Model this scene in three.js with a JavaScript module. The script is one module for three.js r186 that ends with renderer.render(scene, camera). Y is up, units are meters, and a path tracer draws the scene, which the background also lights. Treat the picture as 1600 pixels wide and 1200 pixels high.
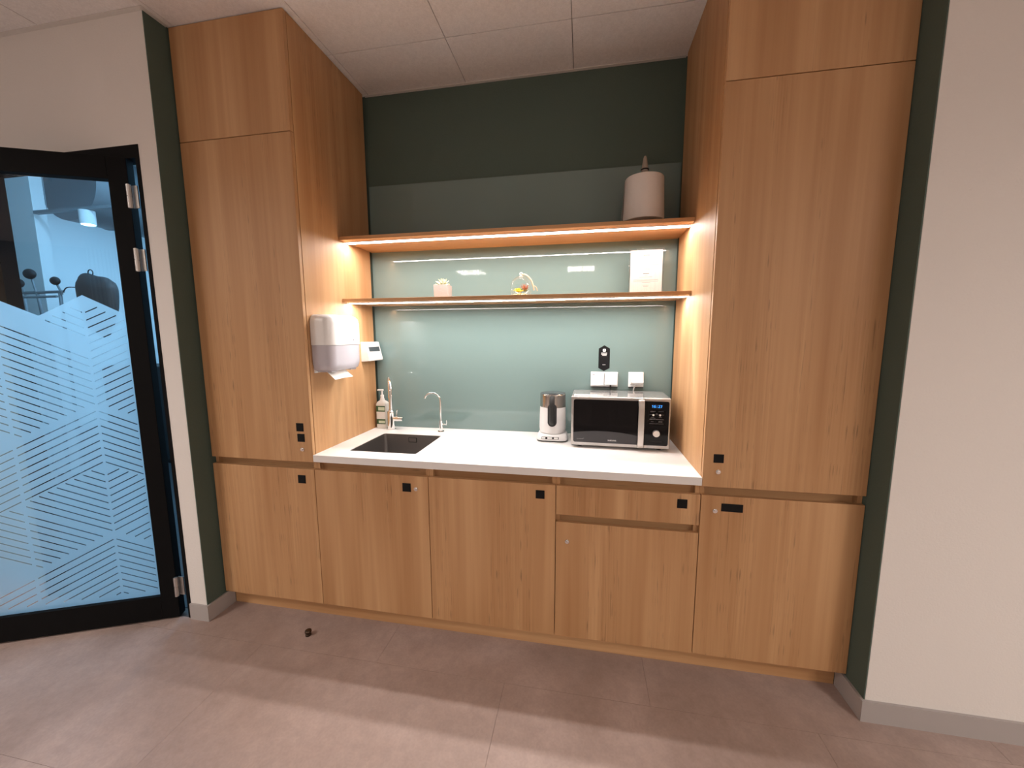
import * as THREE from 'three';
import { RoundedBoxGeometry } from 'three/addons/geometries/RoundedBoxGeometry.js';
import { mergeGeometries } from 'three/addons/utils/BufferGeometryUtils.js';
import { RectAreaLightUniformsLib } from 'three/addons/lights/RectAreaLightUniformsLib.js';
RectAreaLightUniformsLib.init();

// ---------------------------------------------------------------- camera, light, exposure
const scene = new THREE.Scene();
scene.background = new THREE.Color(0x000000);
const camera = new THREE.PerspectiveCamera(89.6, 4 / 3, 0.05, 60);
camera.rotation.set(-0.123875, 0.181962, -0.004115, 'YXZ');
camera.position.set(1.30785, 1.48298, 1.65105);
const renderer = new THREE.WebGLRenderer({ antialias: true });
renderer.toneMapping = THREE.LinearToneMapping;
renderer.toneMappingExposure = 1.0;
renderer.shadowMap.enabled = true;
const LED_COLOR = new THREE.Color().setRGB(1.0, 0.92, 0.87), LED_POWER = 102, LED_GLOW = 18;      // shelf strips
const LAMP_COLOR = new THREE.Color().setRGB(1.0, 0.9, 0.82), LAMP_POWER = 43, FAR_POWER = 35;                     // ceiling panels of this room
const OFFICE_COLOR = new THREE.Color().setRGB(0.28, 0.64, 1.0), OFFICE_POWER = 50;              // ceiling panels of the room beyond the door

// ---------------------------------------------------------------- helpers
const used = new Map();
function numbered(name) {
  const n = used.get(name) ?? 0; used.set(name, n + 1);
  return n ? name + '_' + String(n).padStart(3, '0') : name;
}
function thing(name, label, category, pos = [0, 0, 0], turn = 0, group) {
  const o = new THREE.Group(); o.name = numbered(name); o.position.set(...pos); o.rotation.y = turn;
  o.userData = { label, category }; if (group) o.userData.group = group;
  scene.add(o); return o;
}
function part(name, geo, mat, parent, label) {
  const g = Array.isArray(geo) ? merge(geo) : geo;
  const m = new THREE.Mesh(g, mat); m.name = name; m.castShadow = m.receiveShadow = true;
  if (label) m.userData.label = label;
  parent.add(m); return m;
}
function struct(name, geo, mat, label) {
  const m = part(numbered(name), geo, mat, scene, label); m.userData.kind = 'structure'; return m;
}
function merge(list) {
  return mergeGeometries(list.map((g) => { const n = g.index ? g.toNonIndexed() : g.clone(); for (const k of Object.keys(n.attributes)) if (!['position', 'normal', 'uv'].includes(k)) n.deleteAttribute(k); n.morphAttributes = {}; return n; }));
}
// uv in metres from the face direction; grain 'y' (vertical) or 'x' (along x)
function uvBox(g, grain = 'y', ou = 0, ov = 0) {
  const p = g.attributes.position, n = g.attributes.normal, uv = new Float32Array(p.count * 2);
  for (let i = 0; i < p.count; i++) {
    const ax = Math.abs(n.getX(i)), ay = Math.abs(n.getY(i)), az = Math.abs(n.getZ(i));
    const x = p.getX(i), y = p.getY(i), z = p.getZ(i);
    let u, v;
    if (az >= ax && az >= ay) { u = x; v = y; } else if (ax >= ay) { u = z; v = y; } else { u = z; v = x; }
    if (grain === 'x') { if (az >= ax && az >= ay) { u = y; v = x; } else if (ax >= ay) { u = y; v = z; } else { u = z; v = x; } }
    if (grain === 'flat') { if (ay >= ax && ay >= az) { u = x; v = z; } }
    uv[i * 2] = u + ou; uv[i * 2 + 1] = v + ov;
  }
  g.setAttribute('uv', new THREE.BufferAttribute(uv, 2)); return g;
}
// box from ranges
function bx(x0, x1, y0, y1, z0, z1, r = 0) {
  const g = r ? new RoundedBoxGeometry(x1 - x0, y1 - y0, z1 - z0, 2, r) : new THREE.BoxGeometry(x1 - x0, y1 - y0, z1 - z0);
  g.translate((x0 + x1) / 2, (y0 + y1) / 2, (z0 + z1) / 2); return uvBox(g, 'flat');
}
function wd(x0, x1, y0, y1, z0, z1, r = 0, ou = 0, ov = 0, grain = 'y') { return uvBox(bx(x0, x1, y0, y1, z0, z1, r), grain, ou, ov); }
function cyl(r0, r1, h, x, y, z, seg = 32, axis = 'y') {   // r0 at bottom, starts at (x,y,z) and goes along the axis
  const g = new THREE.CylinderGeometry(r1, r0, h, seg); g.translate(0, h / 2, 0);
  if (axis === 'x') g.rotateZ(-Math.PI / 2); if (axis === 'z') g.rotateX(Math.PI / 2);
  g.translate(x, y, z); return g;
}
function lathe(pts, seg = 48, x = 0, y = 0, z = 0) { const g = new THREE.LatheGeometry(pts.map((p) => new THREE.Vector2(...p)), seg); g.translate(x, y, z); return g; }
function tube(pts, r, seg = 40, rad = 12) { return new THREE.TubeGeometry(new THREE.CatmullRomCurve3(pts.map((p) => new THREE.Vector3(...p))), seg, r, rad, false); }
function rrect(w, d, r, n = 6, rs) {                      // rounded rectangle points in xz, centred; rs = radii [++,-+,--,+-]
  const out = [], R = rs ?? [r, r, r, r], c = [[1, 1], [-1, 1], [-1, -1], [1, -1]];
  c.forEach(([sx, sz], k) => { for (let i = 0; i <= n; i++) { const a = (k + i / n) * Math.PI / 2; out.push([sx * (w / 2 - R[k]) + R[k] * Math.cos(a), sz * (d / 2 - R[k]) + R[k] * Math.sin(a)]); } });
  return out;
}
function loft(rings, cap0 = true, cap1 = true) {         // rings of [x,y,z], same count, closed
  const n = rings[0].length, pos = [], idx = [];
  rings.forEach((r) => r.forEach((p) => pos.push(...p)));
  for (let k = 0; k < rings.length - 1; k++) for (let i = 0; i < n; i++) { const a = k * n + i, b = k * n + (i + 1) % n, c = a + n, d = b + n; idx.push(a, c, b, b, c, d); }
  const g = new THREE.BufferGeometry(); g.setAttribute('position', new THREE.Float32BufferAttribute(pos, 3)); g.setIndex(idx); g.computeVertexNormals();
  const parts = [g];
  const cap = (r, flip) => {
    const q = [], c = [0, 1, 2].map((k) => r.reduce((s, p) => s + p[k], 0) / n);
    for (let i = 0; i < n; i++) { const a = r[i], b = r[(i + 1) % n]; if (flip) q.push(...c, ...b, ...a); else q.push(...c, ...a, ...b); }
    const h = new THREE.BufferGeometry(); h.setAttribute('position', new THREE.Float32BufferAttribute(q, 3)); h.computeVertexNormals(); return h;
  };
  if (cap0) parts.push(cap(rings[0], false)); if (cap1) parts.push(cap(rings[rings.length - 1], true));
  const m = mergeGeometries(parts.map((p) => p.index ? p.toNonIndexed() : p)); return uvBox(m, 'flat');
}
function extr(shape, depth, bevel = 0) {
  return new THREE.ExtrudeGeometry(shape, { depth, bevelEnabled: bevel > 0, bevelSize: bevel, bevelThickness: bevel, bevelSegments: 2, curveSegments: 10 });
}
function shapeOf(pts) { const s = new THREE.Shape(); pts.forEach(([x, y], i) => i ? s.lineTo(x, y) : s.moveTo(x, y)); s.closePath(); return s; }
let seed = 12345; const rnd = () => (seed = (seed * 1664525 + 1013904223) >>> 0) / 4294967296;

// ---------------------------------------------------------------- procedural textures
function hash(x, y, s) { let h = (x * 374761393 + y * 668265263 + s * 974634777) | 0; h = Math.imul(h ^ (h >>> 13), 1274126177); return ((h ^ (h >>> 16)) >>> 0) / 4294967296; }
function vn(x, y, px, py, s) {                            // periodic value noise
  const xi = Math.floor(x), yi = Math.floor(y), fx = x - xi, fy = y - yi, u = fx * fx * (3 - 2 * fx), v = fy * fy * (3 - 2 * fy);
  const X0 = ((xi % px) + px) % px, X1 = (X0 + 1) % px, Y0 = ((yi % py) + py) % py, Y1 = (Y0 + 1) % py;
  const a = hash(X0, Y0, s), b = hash(X1, Y0, s), c = hash(X0, Y1, s), d = hash(X1, Y1, s);
  return a + (b - a) * u + (c - a) * v + (a - b - c + d) * u * v;
}
function dataTex(w, h, f, srgb, rx, ry) {
  const d = new Uint8Array(w * h * 4);
  for (let y = 0; y < h; y++) for (let x = 0; x < w; x++) { const c = f(x / w, y / h), i = (y * w + x) * 4; d[i] = c[0]; d[i + 1] = c[1]; d[i + 2] = c[2]; d[i + 3] = 255; }
  const t = new THREE.DataTexture(d, w, h); t.wrapS = t.wrapT = THREE.RepeatWrapping; t.magFilter = THREE.LinearFilter; t.minFilter = THREE.LinearMipmapLinearFilter; t.generateMipmaps = true;
  if (srgb) t.colorSpace = THREE.SRGBColorSpace; t.repeat.set(1 / rx, 1 / ry); t.needsUpdate = true; return t;
}
const mix = (a, b, t) => a.map((v, i) => v + (b[i] - v) * t), cl = (x) => Math.min(1, Math.max(0, x));
function woodAt(x, y) {
  const wx = x + 0.006 * (vn(x * 6, y * 4, 6, 4, 1) - 0.5);
  const band = 0.55 * vn(wx * 13, y * 2, 13, 2, 2) + 0.45 * vn(wx * 31, y * 3, 31, 3, 3);
  const mid = vn(wx * 90, y * 5, 90, 5, 4), fine = vn(wx * 260, y * 9, 260, 9, 5), pore = vn(wx * 420, y * 30, 420, 30, 6);
  const gate = cl((vn(wx * 17, y * 3, 17, 3, 7) - 0.45) * 4);
  return { t: cl(0.02 + 0.95 * (band - 0.2) + 0.22 * (mid - 0.5) + 0.2 * (fine - 0.5) * (0.4 + gate)), p: pore > 0.8 ? (pore - 0.8) * 3.2 * gate : 0 };
}
const woodTex = dataTex(1024, 1024, (x, y) => { const { t, p } = woodAt(x, y); const c = mix([206, 164, 120], [164, 117, 74], t); return c.map((v) => v * (1 - 0.38 * p)); }, true, 1.2, 2.4);
const woodBump = dataTex(1024, 1024, (x, y) => { const { t, p } = woodAt(x, y); const v = 200 - 60 * t - 120 * p; return [v, v, v]; }, false, 1.2, 2.4);
const floorTex = dataTex(1024, 1024, (x, y) => {
  const a = 0.5 * vn(x * 5, y * 5, 5, 5, 11) + 0.3 * vn(x * 12, y * 12, 12, 12, 12) + 0.2 * vn(x * 30, y * 30, 30, 30, 13);
  const g = vn(x * 400, y * 400, 400, 400, 14), h = vn(x * 90, y * 90, 90, 90, 15);
  const c = mix([158, 138, 130], [182, 163, 156], cl((a - 0.25) * 2)); const k = 1 + 0.05 * (g - 0.5) + 0.05 * (h - 0.5); return c.map((v) => v * k);
}, true, 2.3, 2.3);
const plasterBump = dataTex(256, 256, (x, y) => { const v = 255 * (0.6 * vn(x * 90, y * 90, 90, 90, 21) + 0.4 * vn(x * 200, y * 200, 200, 200, 22)); return [v, v, v]; }, false, 0.4, 0.4);
const tileTex = dataTex(256, 256, (x, y) => { const k = 236 + 10 * vn(x * 120, y * 120, 120, 120, 31) - 6 * vn(x * 40, y * 40, 40, 40, 32); return [k, k * 0.99, k * 0.985]; }, true, 0.5, 0.5);
const brushTex = dataTex(256, 256, (x, y) => { const v = 90 + 60 * vn(x * 4, y * 200, 4, 200, 41); return [v, v, v]; }, false, 0.2, 0.2);
function canvasTex(w, h, draw) {
  const c = document.createElement('canvas'); c.width = w; c.height = h; draw(c.getContext('2d'), w, h);
  const t = new THREE.CanvasTexture(c); t.colorSpace = THREE.SRGBColorSpace; return t;
}

// ---------------------------------------------------------------- materials
const std = (o) => new THREE.MeshStandardMaterial(o), phy = (o) => new THREE.MeshPhysicalMaterial(o), L = (r, g, b) => new THREE.Color().setRGB(r, g, b);
const M = {
  wood: std({ map: woodTex, bumpMap: woodBump, bumpScale: 0.00025, roughness: 0.5 }),
  woodEdge: std({ map: woodTex, roughness: 0.55 }),
  white: std({ color: L(0.8, 0.775, 0.75), bumpMap: plasterBump, bumpScale: 0.0006, roughness: 0.9 }),
  taupe: std({ color: L(0.3, 0.27, 0.24), bumpMap: plasterBump, bumpScale: 0.0006, roughness: 0.9 }),
  sage: std({ color: L(0.2, 0.25, 0.23), bumpMap: plasterBump, bumpScale: 0.0006, roughness: 0.9 }),
  green: std({ color: L(0.08, 0.12, 0.1), bumpMap: plasterBump, bumpScale: 0.0006, roughness: 0.75 }),
  splash: phy({ color: L(0.172, 0.248, 0.242), roughness: 0.03, ior: 1.52 }),
  splashEdge: std({ color: L(0.1, 0.16, 0.13), roughness: 0.3 }),
  floor: std({ map: floorTex, roughness: 0.55 }),
  subfloor: std({ color: L(0.12, 0.1, 0.09), roughness: 0.9 }),
  skirting: std({ color: L(0.42, 0.39, 0.38), roughness: 0.6 }),
  ceilTile: std({ map: tileTex, bumpMap: plasterBump, bumpScale: 0.0004, roughness: 0.95 }),
  ceilGrid: std({ color: L(0.4, 0.38, 0.36), roughness: 0.9 }),
  trimWhite: std({ color: L(0.72, 0.7, 0.67), roughness: 0.6 }),
  worktop: std({ color: L(0.82, 0.81, 0.8), roughness: 0.38 }),
  plateBlack: phy({ color: L(0.008, 0.008, 0.009), roughness: 0.55, specularIntensity: 0.35 }),
  frameBlack: phy({ color: L(0.005, 0.005, 0.0055), roughness: 0.6, specularIntensity: 0.18 }),
  chrome: std({ color: L(0.8, 0.8, 0.8), metalness: 1, roughness: 0.08 }),
  steel: std({ color: L(0.5, 0.48, 0.46), metalness: 1, roughness: 0.33, roughnessMap: brushTex }),
  satin: std({ color: L(0.62, 0.6, 0.58), metalness: 1, roughness: 0.35 }),
  sink: std({ color: L(0.33, 0.31, 0.3), metalness: 1, roughness: 0.42 }),
  drain: std({ color: L(0.08, 0.08, 0.08), metalness: 0.6, roughness: 0.4 }),
  alu: std({ color: L(0.75, 0.73, 0.7), metalness: 1, roughness: 0.4 }),
  led: std({ color: 0x111111, emissive: LED_COLOR, emissiveIntensity: LED_GLOW }),
  lamp: std({ color: 0x222222, emissive: LAMP_COLOR, emissiveIntensity: LAMP_POWER * 0.4 }),
  officeLamp: std({ color: 0x222222, emissive: OFFICE_COLOR, emissiveIntensity: OFFICE_POWER * 0.3 }),
  plasticWhite: std({ color: L(0.8, 0.8, 0.8), roughness: 0.3 }),
  plasticSmoke: phy({ color: L(0.62, 0.6, 0.66), roughness: 0.25, transmission: 0.25, thickness: 0 }),
  paper: phy({ color: L(0.82, 0.8, 0.77), roughness: 0.95, transmission: 0.15, thickness: 0 }),
  paperRoll: std({ color: L(0.82, 0.79, 0.76), roughness: 0.95 }),
  plasticDark: std({ color: L(0.02, 0.02, 0.022), roughness: 0.35 }),
  lcd: std({ color: L(0.06, 0.07, 0.08), roughness: 0.2 }),
  greyPrint: std({ color: L(0.25, 0.25, 0.27), roughness: 0.5 }),
  glassPane: phy({ color: 0xffffff, transmission: 1, thickness: 0, roughness: 0, ior: 1.5 }),
  glassClear: phy({ color: 0xffffff, transmission: 1, thickness: 0, roughness: 0.0, ior: 1.5 }),
  film: phy({ color: L(0.86, 0.93, 0.95), transmission: 1, thickness: 0, roughness: 0.9, ior: 1.4 }),
  acrylic: phy({ color: 0xffffff, transmission: 1, thickness: 0, roughness: 0.02, ior: 1.49 }),
  mwBlack: phy({ color: L(0.004, 0.004, 0.005), roughness: 0.06, specularIntensity: 0.4 }),
  mwGrey: phy({ color: L(0.05, 0.05, 0.056), roughness: 0.12, specularIntensity: 0.5 }),
  mwSilver: std({ color: L(0.5, 0.48, 0.47), metalness: 0.75, roughness: 0.32 }),
  mwTop: std({ color: L(0.5, 0.5, 0.5), metalness: 0.6, roughness: 0.08 }),
  kettleWhite: std({ color: L(0.72, 0.71, 0.71), roughness: 0.35 }),
  kettleLid: std({ color: L(0.05, 0.055, 0.06), roughness: 0.15 }),
  rubber: std({ color: L(0.012, 0.012, 0.012), roughness: 0.7 }),
  potGrey: std({ color: L(0.36, 0.33, 0.32), bumpMap: plasterBump, bumpScale: 0.0008, roughness: 0.9 }),
  leafPale: std({ color: L(0.62, 0.6, 0.36), roughness: 0.6 }),
  leafPaleTip: std({ color: L(0.8, 0.8, 0.7), roughness: 0.6 }),
  leafYellow: std({ color: L(0.6, 0.56, 0.07), roughness: 0.5 }),
  leafRed: std({ color: L(0.4, 0.13, 0.08), roughness: 0.5 }),
  leafGreen: std({ color: L(0.14, 0.2, 0.06), roughness: 0.6 }),
  soil: std({ color: L(0.09, 0.07, 0.04), roughness: 1 }),
  pebble: std({ color: L(0.62, 0.53, 0.3), roughness: 0.8 }),
  rope: std({ color: L(0.5, 0.38, 0.27), roughness: 0.9 }),
  bottle: std({ color: L(0.76, 0.74, 0.7), roughness: 0.4 }),
  labelGreen: std({ color: L(0.03, 0.09, 0.03), roughness: 0.5 }),
  labelPale: std({ color: L(0.6, 0.68, 0.52), roughness: 0.5 }),
  officeWall: std({ color: L(0.8, 0.8, 0.8), roughness: 0.9 }),
  officeFloor: std({ color: L(0.05, 0.055, 0.06), roughness: 0.8 }),
  duct: std({ color: L(0.32, 0.34, 0.36), metalness: 0.5, roughness: 0.5 }),
  curtain: phy({ color: L(0.8, 0.78, 0.74), roughness: 0.95, transmission: 0.2, thickness: 0 }),
  dark: std({ color: L(0.02, 0.02, 0.022), roughness: 0.6 }),
  brownDark: std({ color: L(0.05, 0.045, 0.045), roughness: 0.6 }),
  woodTip: std({ color: L(0.42, 0.36, 0.3), roughness: 0.7 }),
  bronze: std({ color: L(0.1, 0.07, 0.05), metalness: 0.9, roughness: 0.2 }),
};

// ---------------------------------------------------------------- the setting
const CEIL = 2.9, XL = -0.607, XR = 2.396, ZW = 0.1, ZB = -0.651;
const RX0 = -5.4, RX1 = 5.2, RZ1 = 6.7;                    // this room goes on behind the camera
const floor = struct('floor', [bx(RX0, RX1, -0.1, -0.003, 0.041, RZ1), bx(XL - 0.09, XR + 0.09, -0.1, -0.003, -0.66, 0.041)], M.subfloor);
{ // large floor tiles, joints along x at z = 0.19 + 0.6 k
  const zs = [-0.66, -0.41, 0.19, 0.79, 1.39, 1.99, 2.59], G = 0.0005;
  const cache = {};
  for (let k = 0; k < zs.length - 1; k++) {
    const off = [-2.6, -3.2][k % 2];
    for (let x = off; x < 3.4; x += 1.2) {
      let x0 = Math.max(x, RX0), x1 = Math.min(x + 1.2, RX1), z0 = zs[k], z1 = zs[k + 1];
      if (z1 <= 0.0) { if (x1 < XL || x0 > XR) continue; x0 = Math.max(x0, XL); x1 = Math.min(x1, XR); }
      else if (z0 < ZW) { // row that runs under the wall line: keep it inside the niche width or in front of the walls
        const inner = [Math.max(x0, XL), Math.min(x1, XR)];
        if (inner[1] > inner[0] + 0.01) part('floor_tile', bx(inner[0] + G, inner[1] - G, -0.003, 0, z0 + G, ZW, 0), M.floor, floor);
        z0 = ZW - G;
      }
      part('floor_tile', bx(x0 + G, x1 - G, -0.003, 0, z0 + G, z1 - G, 0), M.floor, floor);
    }
  }
  const rest = part('floor_covering', [bx(RX0, RX1, -0.003, 0, 2.59, RZ1), bx(RX0, -3.2, -0.003, -0.0005, 0.1, 2.59), bx(3.41, RX1, -0.003, -0.0005, 0.1, 2.59)], M.floor, floor);
  rest.userData.kind = 'stuff';
}
const ceiling = struct('ceiling', [bx(RX0, RX1, CEIL + 0.012, CEIL + 0.12, 0.041, RZ1), bx(XL - 0.09, XR + 0.09, CEIL + 0.012, CEIL + 0.12, ZB - 0.01, 0.041)], M.ceilGrid);
{
  const G = 0.0018;
  for (let i = -5; i < 7; i++) for (let k = -1; k < 5; k++) {
    let x0 = 0.03 + 0.6 * i, x1 = x0 + 0.6, z0 = -0.3 + 0.6 * k, z1 = z0 + 0.6; z0 = Math.max(z0, ZB);
    if (z1 <= 0.31 && z0 < 0) { if (x1 < XL + 0.01 || x0 > XR - 0.01) { if (z1 > ZW + 0.02) z0 = ZW; else continue; } else { if (x0 < XL) { if (z1 > ZW) part('ceiling_tile', bx(x0 + G, XL, CEIL, CEIL + 0.012, ZW, z1 - G), M.ceilTile, ceiling); x0 = XL; } if (x1 > XR) { if (z1 > ZW) part('ceiling_tile', bx(XR, x1 - G, CEIL, CEIL + 0.012, ZW, z1 - G), M.ceilTile, ceiling); x1 = XR; } } }
    part('ceiling_tile', bx(x0 + G, x1 - G, CEIL, CEIL + 0.012, z0 + G, z1 - G, 0), M.ceilTile, ceiling);
  }
  const r = part('ceiling_panel', [bx(RX0, 4.23, CEIL, CEIL + 0.012, 2.7, RZ1), bx(4.23, RX1, CEIL, CEIL + 0.012, 0.1, RZ1), bx(RX0, -2.97, CEIL, CEIL + 0.012, 0.1, 2.7)], M.ceilTile, ceiling);
  r.userData.kind = 'stuff';
}
// niche walls (green) and the white walls beside the niche
struct('wall_back', bx(XL - 0.1, XR + 0.1, -0.05, CEIL, ZB - 0.12, ZB), M.green, 'dark green wall behind the kitchen units');
struct('wall_niche_left', [bx(XL - 0.09, XL, 0, CEIL, ZB, 0.039), bx(XL - 0.004, XL, 0, CEIL, 0.039, ZW - 0.0006)], M.green, 'dark green side of the kitchen niche beside the glass door');
struct('wall_niche_right', [bx(XR, XR + 0.09, 0, CEIL, ZB, 0.039), bx(XR, XR + 0.004, 0, CEIL, 0.039, ZW - 0.0006)], M.green, 'dark green side of the kitchen niche beside the plain white wall');
const DX0 = -1.71, DX1 = -0.712, DY = 2.36;               // door frame, outside
struct('wall_left', [bx(DX1, XL - 0.0045, 0, CEIL, ZW - 0.06, ZW), bx(DX0, DX1, DY, CEIL, ZW - 0.06, ZW)], M.white, 'white painted wall around the glass door');
struct('wall_door_side', bx(RX0, DX0, 0, CEIL, ZW - 0.06, ZW), M.sage, 'grey green wall beside the hinged glass door');
struct('wall_right', bx(XR + 0.0045, RX1, 0, CEIL, ZW - 0.06, ZW), M.white, 'white painted wall beside the kitchen niche');
struct('wall_far_right', bx(RX1, RX1 + 0.1, 0, CEIL, -0.02, RZ1), M.taupe);
struct('wall_far_left', bx(RX0 - 0.1, RX0, 0, CEIL, -0.02, RZ1), M.taupe);
struct('wall_behind', bx(RX0 - 0.1, RX1 + 0.1, 0, CEIL, RZ1, RZ1 + 0.1), M.taupe);
struct('baseboard_left', [bx(DX1, XL + 0.010, 0, 0.087, ZW, ZW + 0.010), bx(XL, XL + 0.010, 0, 0.087, -0.052, ZW), bx(RX0, DX0, 0, 0.087, ZW, ZW + 0.010)], M.skirting, 'grey baseboard turning into the niche');
struct('baseboard_right', [bx(XR - 0.010, RX1, 0, 0.087, ZW, ZW + 0.010), bx(XR - 0.010, XR, 0, 0.087, -0.052, ZW)], M.skirting, 'grey baseboard along the white wall');
struct('trim_1', [bx(RX0, XL + 0.018, CEIL - 0.004, CEIL - 0.0005, ZW, ZW + 0.02), bx(XL, XL + 0.018, CEIL - 0.004, CEIL - 0.0005, 0.004, ZW)], M.trimWhite, 'white ceiling edge profile above the glass door');
struct('trim_2', [bx(XR - 0.018, RX1, CEIL - 0.004, CEIL - 0.0005, ZW, ZW + 0.02), bx(XR - 0.018, XR, CEIL - 0.004, CEIL - 0.0005, 0.004, ZW)], M.trimWhite);
struct('trim_3', bx(0.001, 1.799, CEIL - 0.004, CEIL - 0.0005, ZB, ZB + 0.018), M.trimWhite);

// ---------------------------------------------------------------- glass door standing ajar
{
  const d = new THREE.Group(); d.name = 'door_1'; d.userData = { kind: 'structure', label: 'black framed glass door with frosted chevron film, standing ajar' }; scene.add(d);
  const JW = 0.05;
  part('door_frame', [bx(DX1 - JW, DX1 - 0.022, 0, DY - 0.057, ZW - 0.06, ZW - 0.02), bx(DX1 - 0.022, DX1, 0, DY, ZW - 0.06, ZW + 0.002), bx(DX0, DX0 + JW, 0, DY, ZW - 0.06, ZW + 0.002), bx(DX0 + JW, DX1 - 0.022, DY - 0.057, DY, ZW - 0.06, ZW + 0.002)], M.frameBlack, d);
  const a = THREE.MathUtils.degToRad(24), W = 0.95, Y0 = 0.008, Y1 = 2.303, T = 0.05;
  const leaf = new THREE.Group(); leaf.name = 'door_leaf'; leaf.position.set(-0.776, 0, ZW + 0.012); leaf.rotation.y = a; d.add(leaf);   // local -x runs along the leaf
  const st = 0.077, rt = 0.098, rb = 0.128;
  part('leaf_frame', [bx(-st, 0, Y0, Y1, -T, 0, 0.002), bx(-W, -W + st, Y0, Y1, -T, 0, 0.002), bx(-W + st, -st, Y1 - rt, Y1, -T, 0, 0.002), bx(-W + st, -st, Y0, Y0 + rb, -T, 0, 0.002)], M.frameBlack, leaf);
  part('glass_pane', new THREE.PlaneGeometry(W - 2 * st, Y1 - Y0 - rt - rb).translate(-W / 2, (Y1 - rt + Y0 + rb) / 2, -0.022), M.glassPane, leaf);
  // frosted film: a zigzag top edge, with chevron lines left clear
  const top = [[-(W - st), 1.533], [-0.595, 1.67], [-0.421, 1.584], [-0.247, 1.681], [-st, 1.587]];
  const sh = shapeOf([[-st, Y0 + rb], ...top.slice().reverse(), [-(W - st), Y0 + rb]]);
  const topAt = (s) => { const x = -s; for (let i = 0; i < top.length - 1; i++) if (x >= top[i][0] && x <= top[i + 1][0]) return top[i][1] + (top[i + 1][1] - top[i][1]) * (x - top[i][0]) / (top[i + 1][0] - top[i][0]); return 1.5; };
  const slot = (s0, y0, s1, y1, w = 0.0027) => { if (Math.max(y0, y1) + 0.02 > Math.min(topAt(s0), topAt(s1), topAt((s0 + s1) / 2)) || Math.min(y0, y1) < Y0 + rb + 0.02) return; const p = new THREE.Path(); p.moveTo(-s0, y0 - w); p.lineTo(-s1, y1 - w); p.lineTo(-s1, y1 + w); p.lineTo(-s0, y0 + w); p.closePath(); sh.holes.push(p); };
  const step = 0.0365, S0 = 0.25;                          // lines run up (V) or down (A) on either side of the stem at S0
  for (const [side, reach, from] of [[1, 0.33, 0.006], [-1, 0.155, 0.006], [1, 0.6, 0.345]]) {
    const line = (y0, dir, a, b) => { if (b - a > 0.02) slot(S0 + side * a, y0 + 0.5 * dir * a, S0 + side * b, y0 + 0.5 * dir * b); };
    for (let y = 1.16; y < 1.66; y += step) { let b = reach; while (b > from + 0.03 && y + 0.5 * b + 0.025 > topAt(S0 + side * b)) b -= 0.01; line(y, 1, from, b); }
    for (let y = 1.16 - step; y > 0.84; y -= step) line(y, 1, Math.max(from, 1.16 - y + 0.012), reach);
    for (let y = 1.13; y > 0.87; y -= step) line(y, -1, from, reach);
    for (let y = 0.84; y > 0.5; y -= step) line(y, 1, from, Math.min(reach, 0.86 - y));
    for (let y = 0.5 - step; y > 0.2; y -= step) line(y, 1, Math.max(from, 0.5 - y + 0.012), Math.min(reach, 0.86 - y));
    for (let y = 0.47; y > 0.17; y -= step) line(y, -1, from, Math.min(reach, 2 * (y - 0.165)));
  }
  part('frosted_film', new THREE.ShapeGeometry(sh).translate(0, 0, -0.0205), M.film, leaf, 'frosted film with clear chevron lines');
  // hinges
  for (const y of [2.13, 1.845, 0.185]) {
    part('hinge', [cyl(0.009, 0.009, 0.05, -0.767, y - 0.0515, ZW + 0.021, 20), cyl(0.009, 0.009, 0.05, -0.767, y + 0.0015, ZW + 0.021, 20), cyl(0.006, 0.006, 0.106, -0.767, y - 0.053, ZW + 0.021, 12), bx(-0.767, -0.735, y - 0.05, y + 0.05, ZW + 0.003, ZW + 0.008)], M.satin, d, 'satin steel hinge barrel');
  }
}

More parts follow.
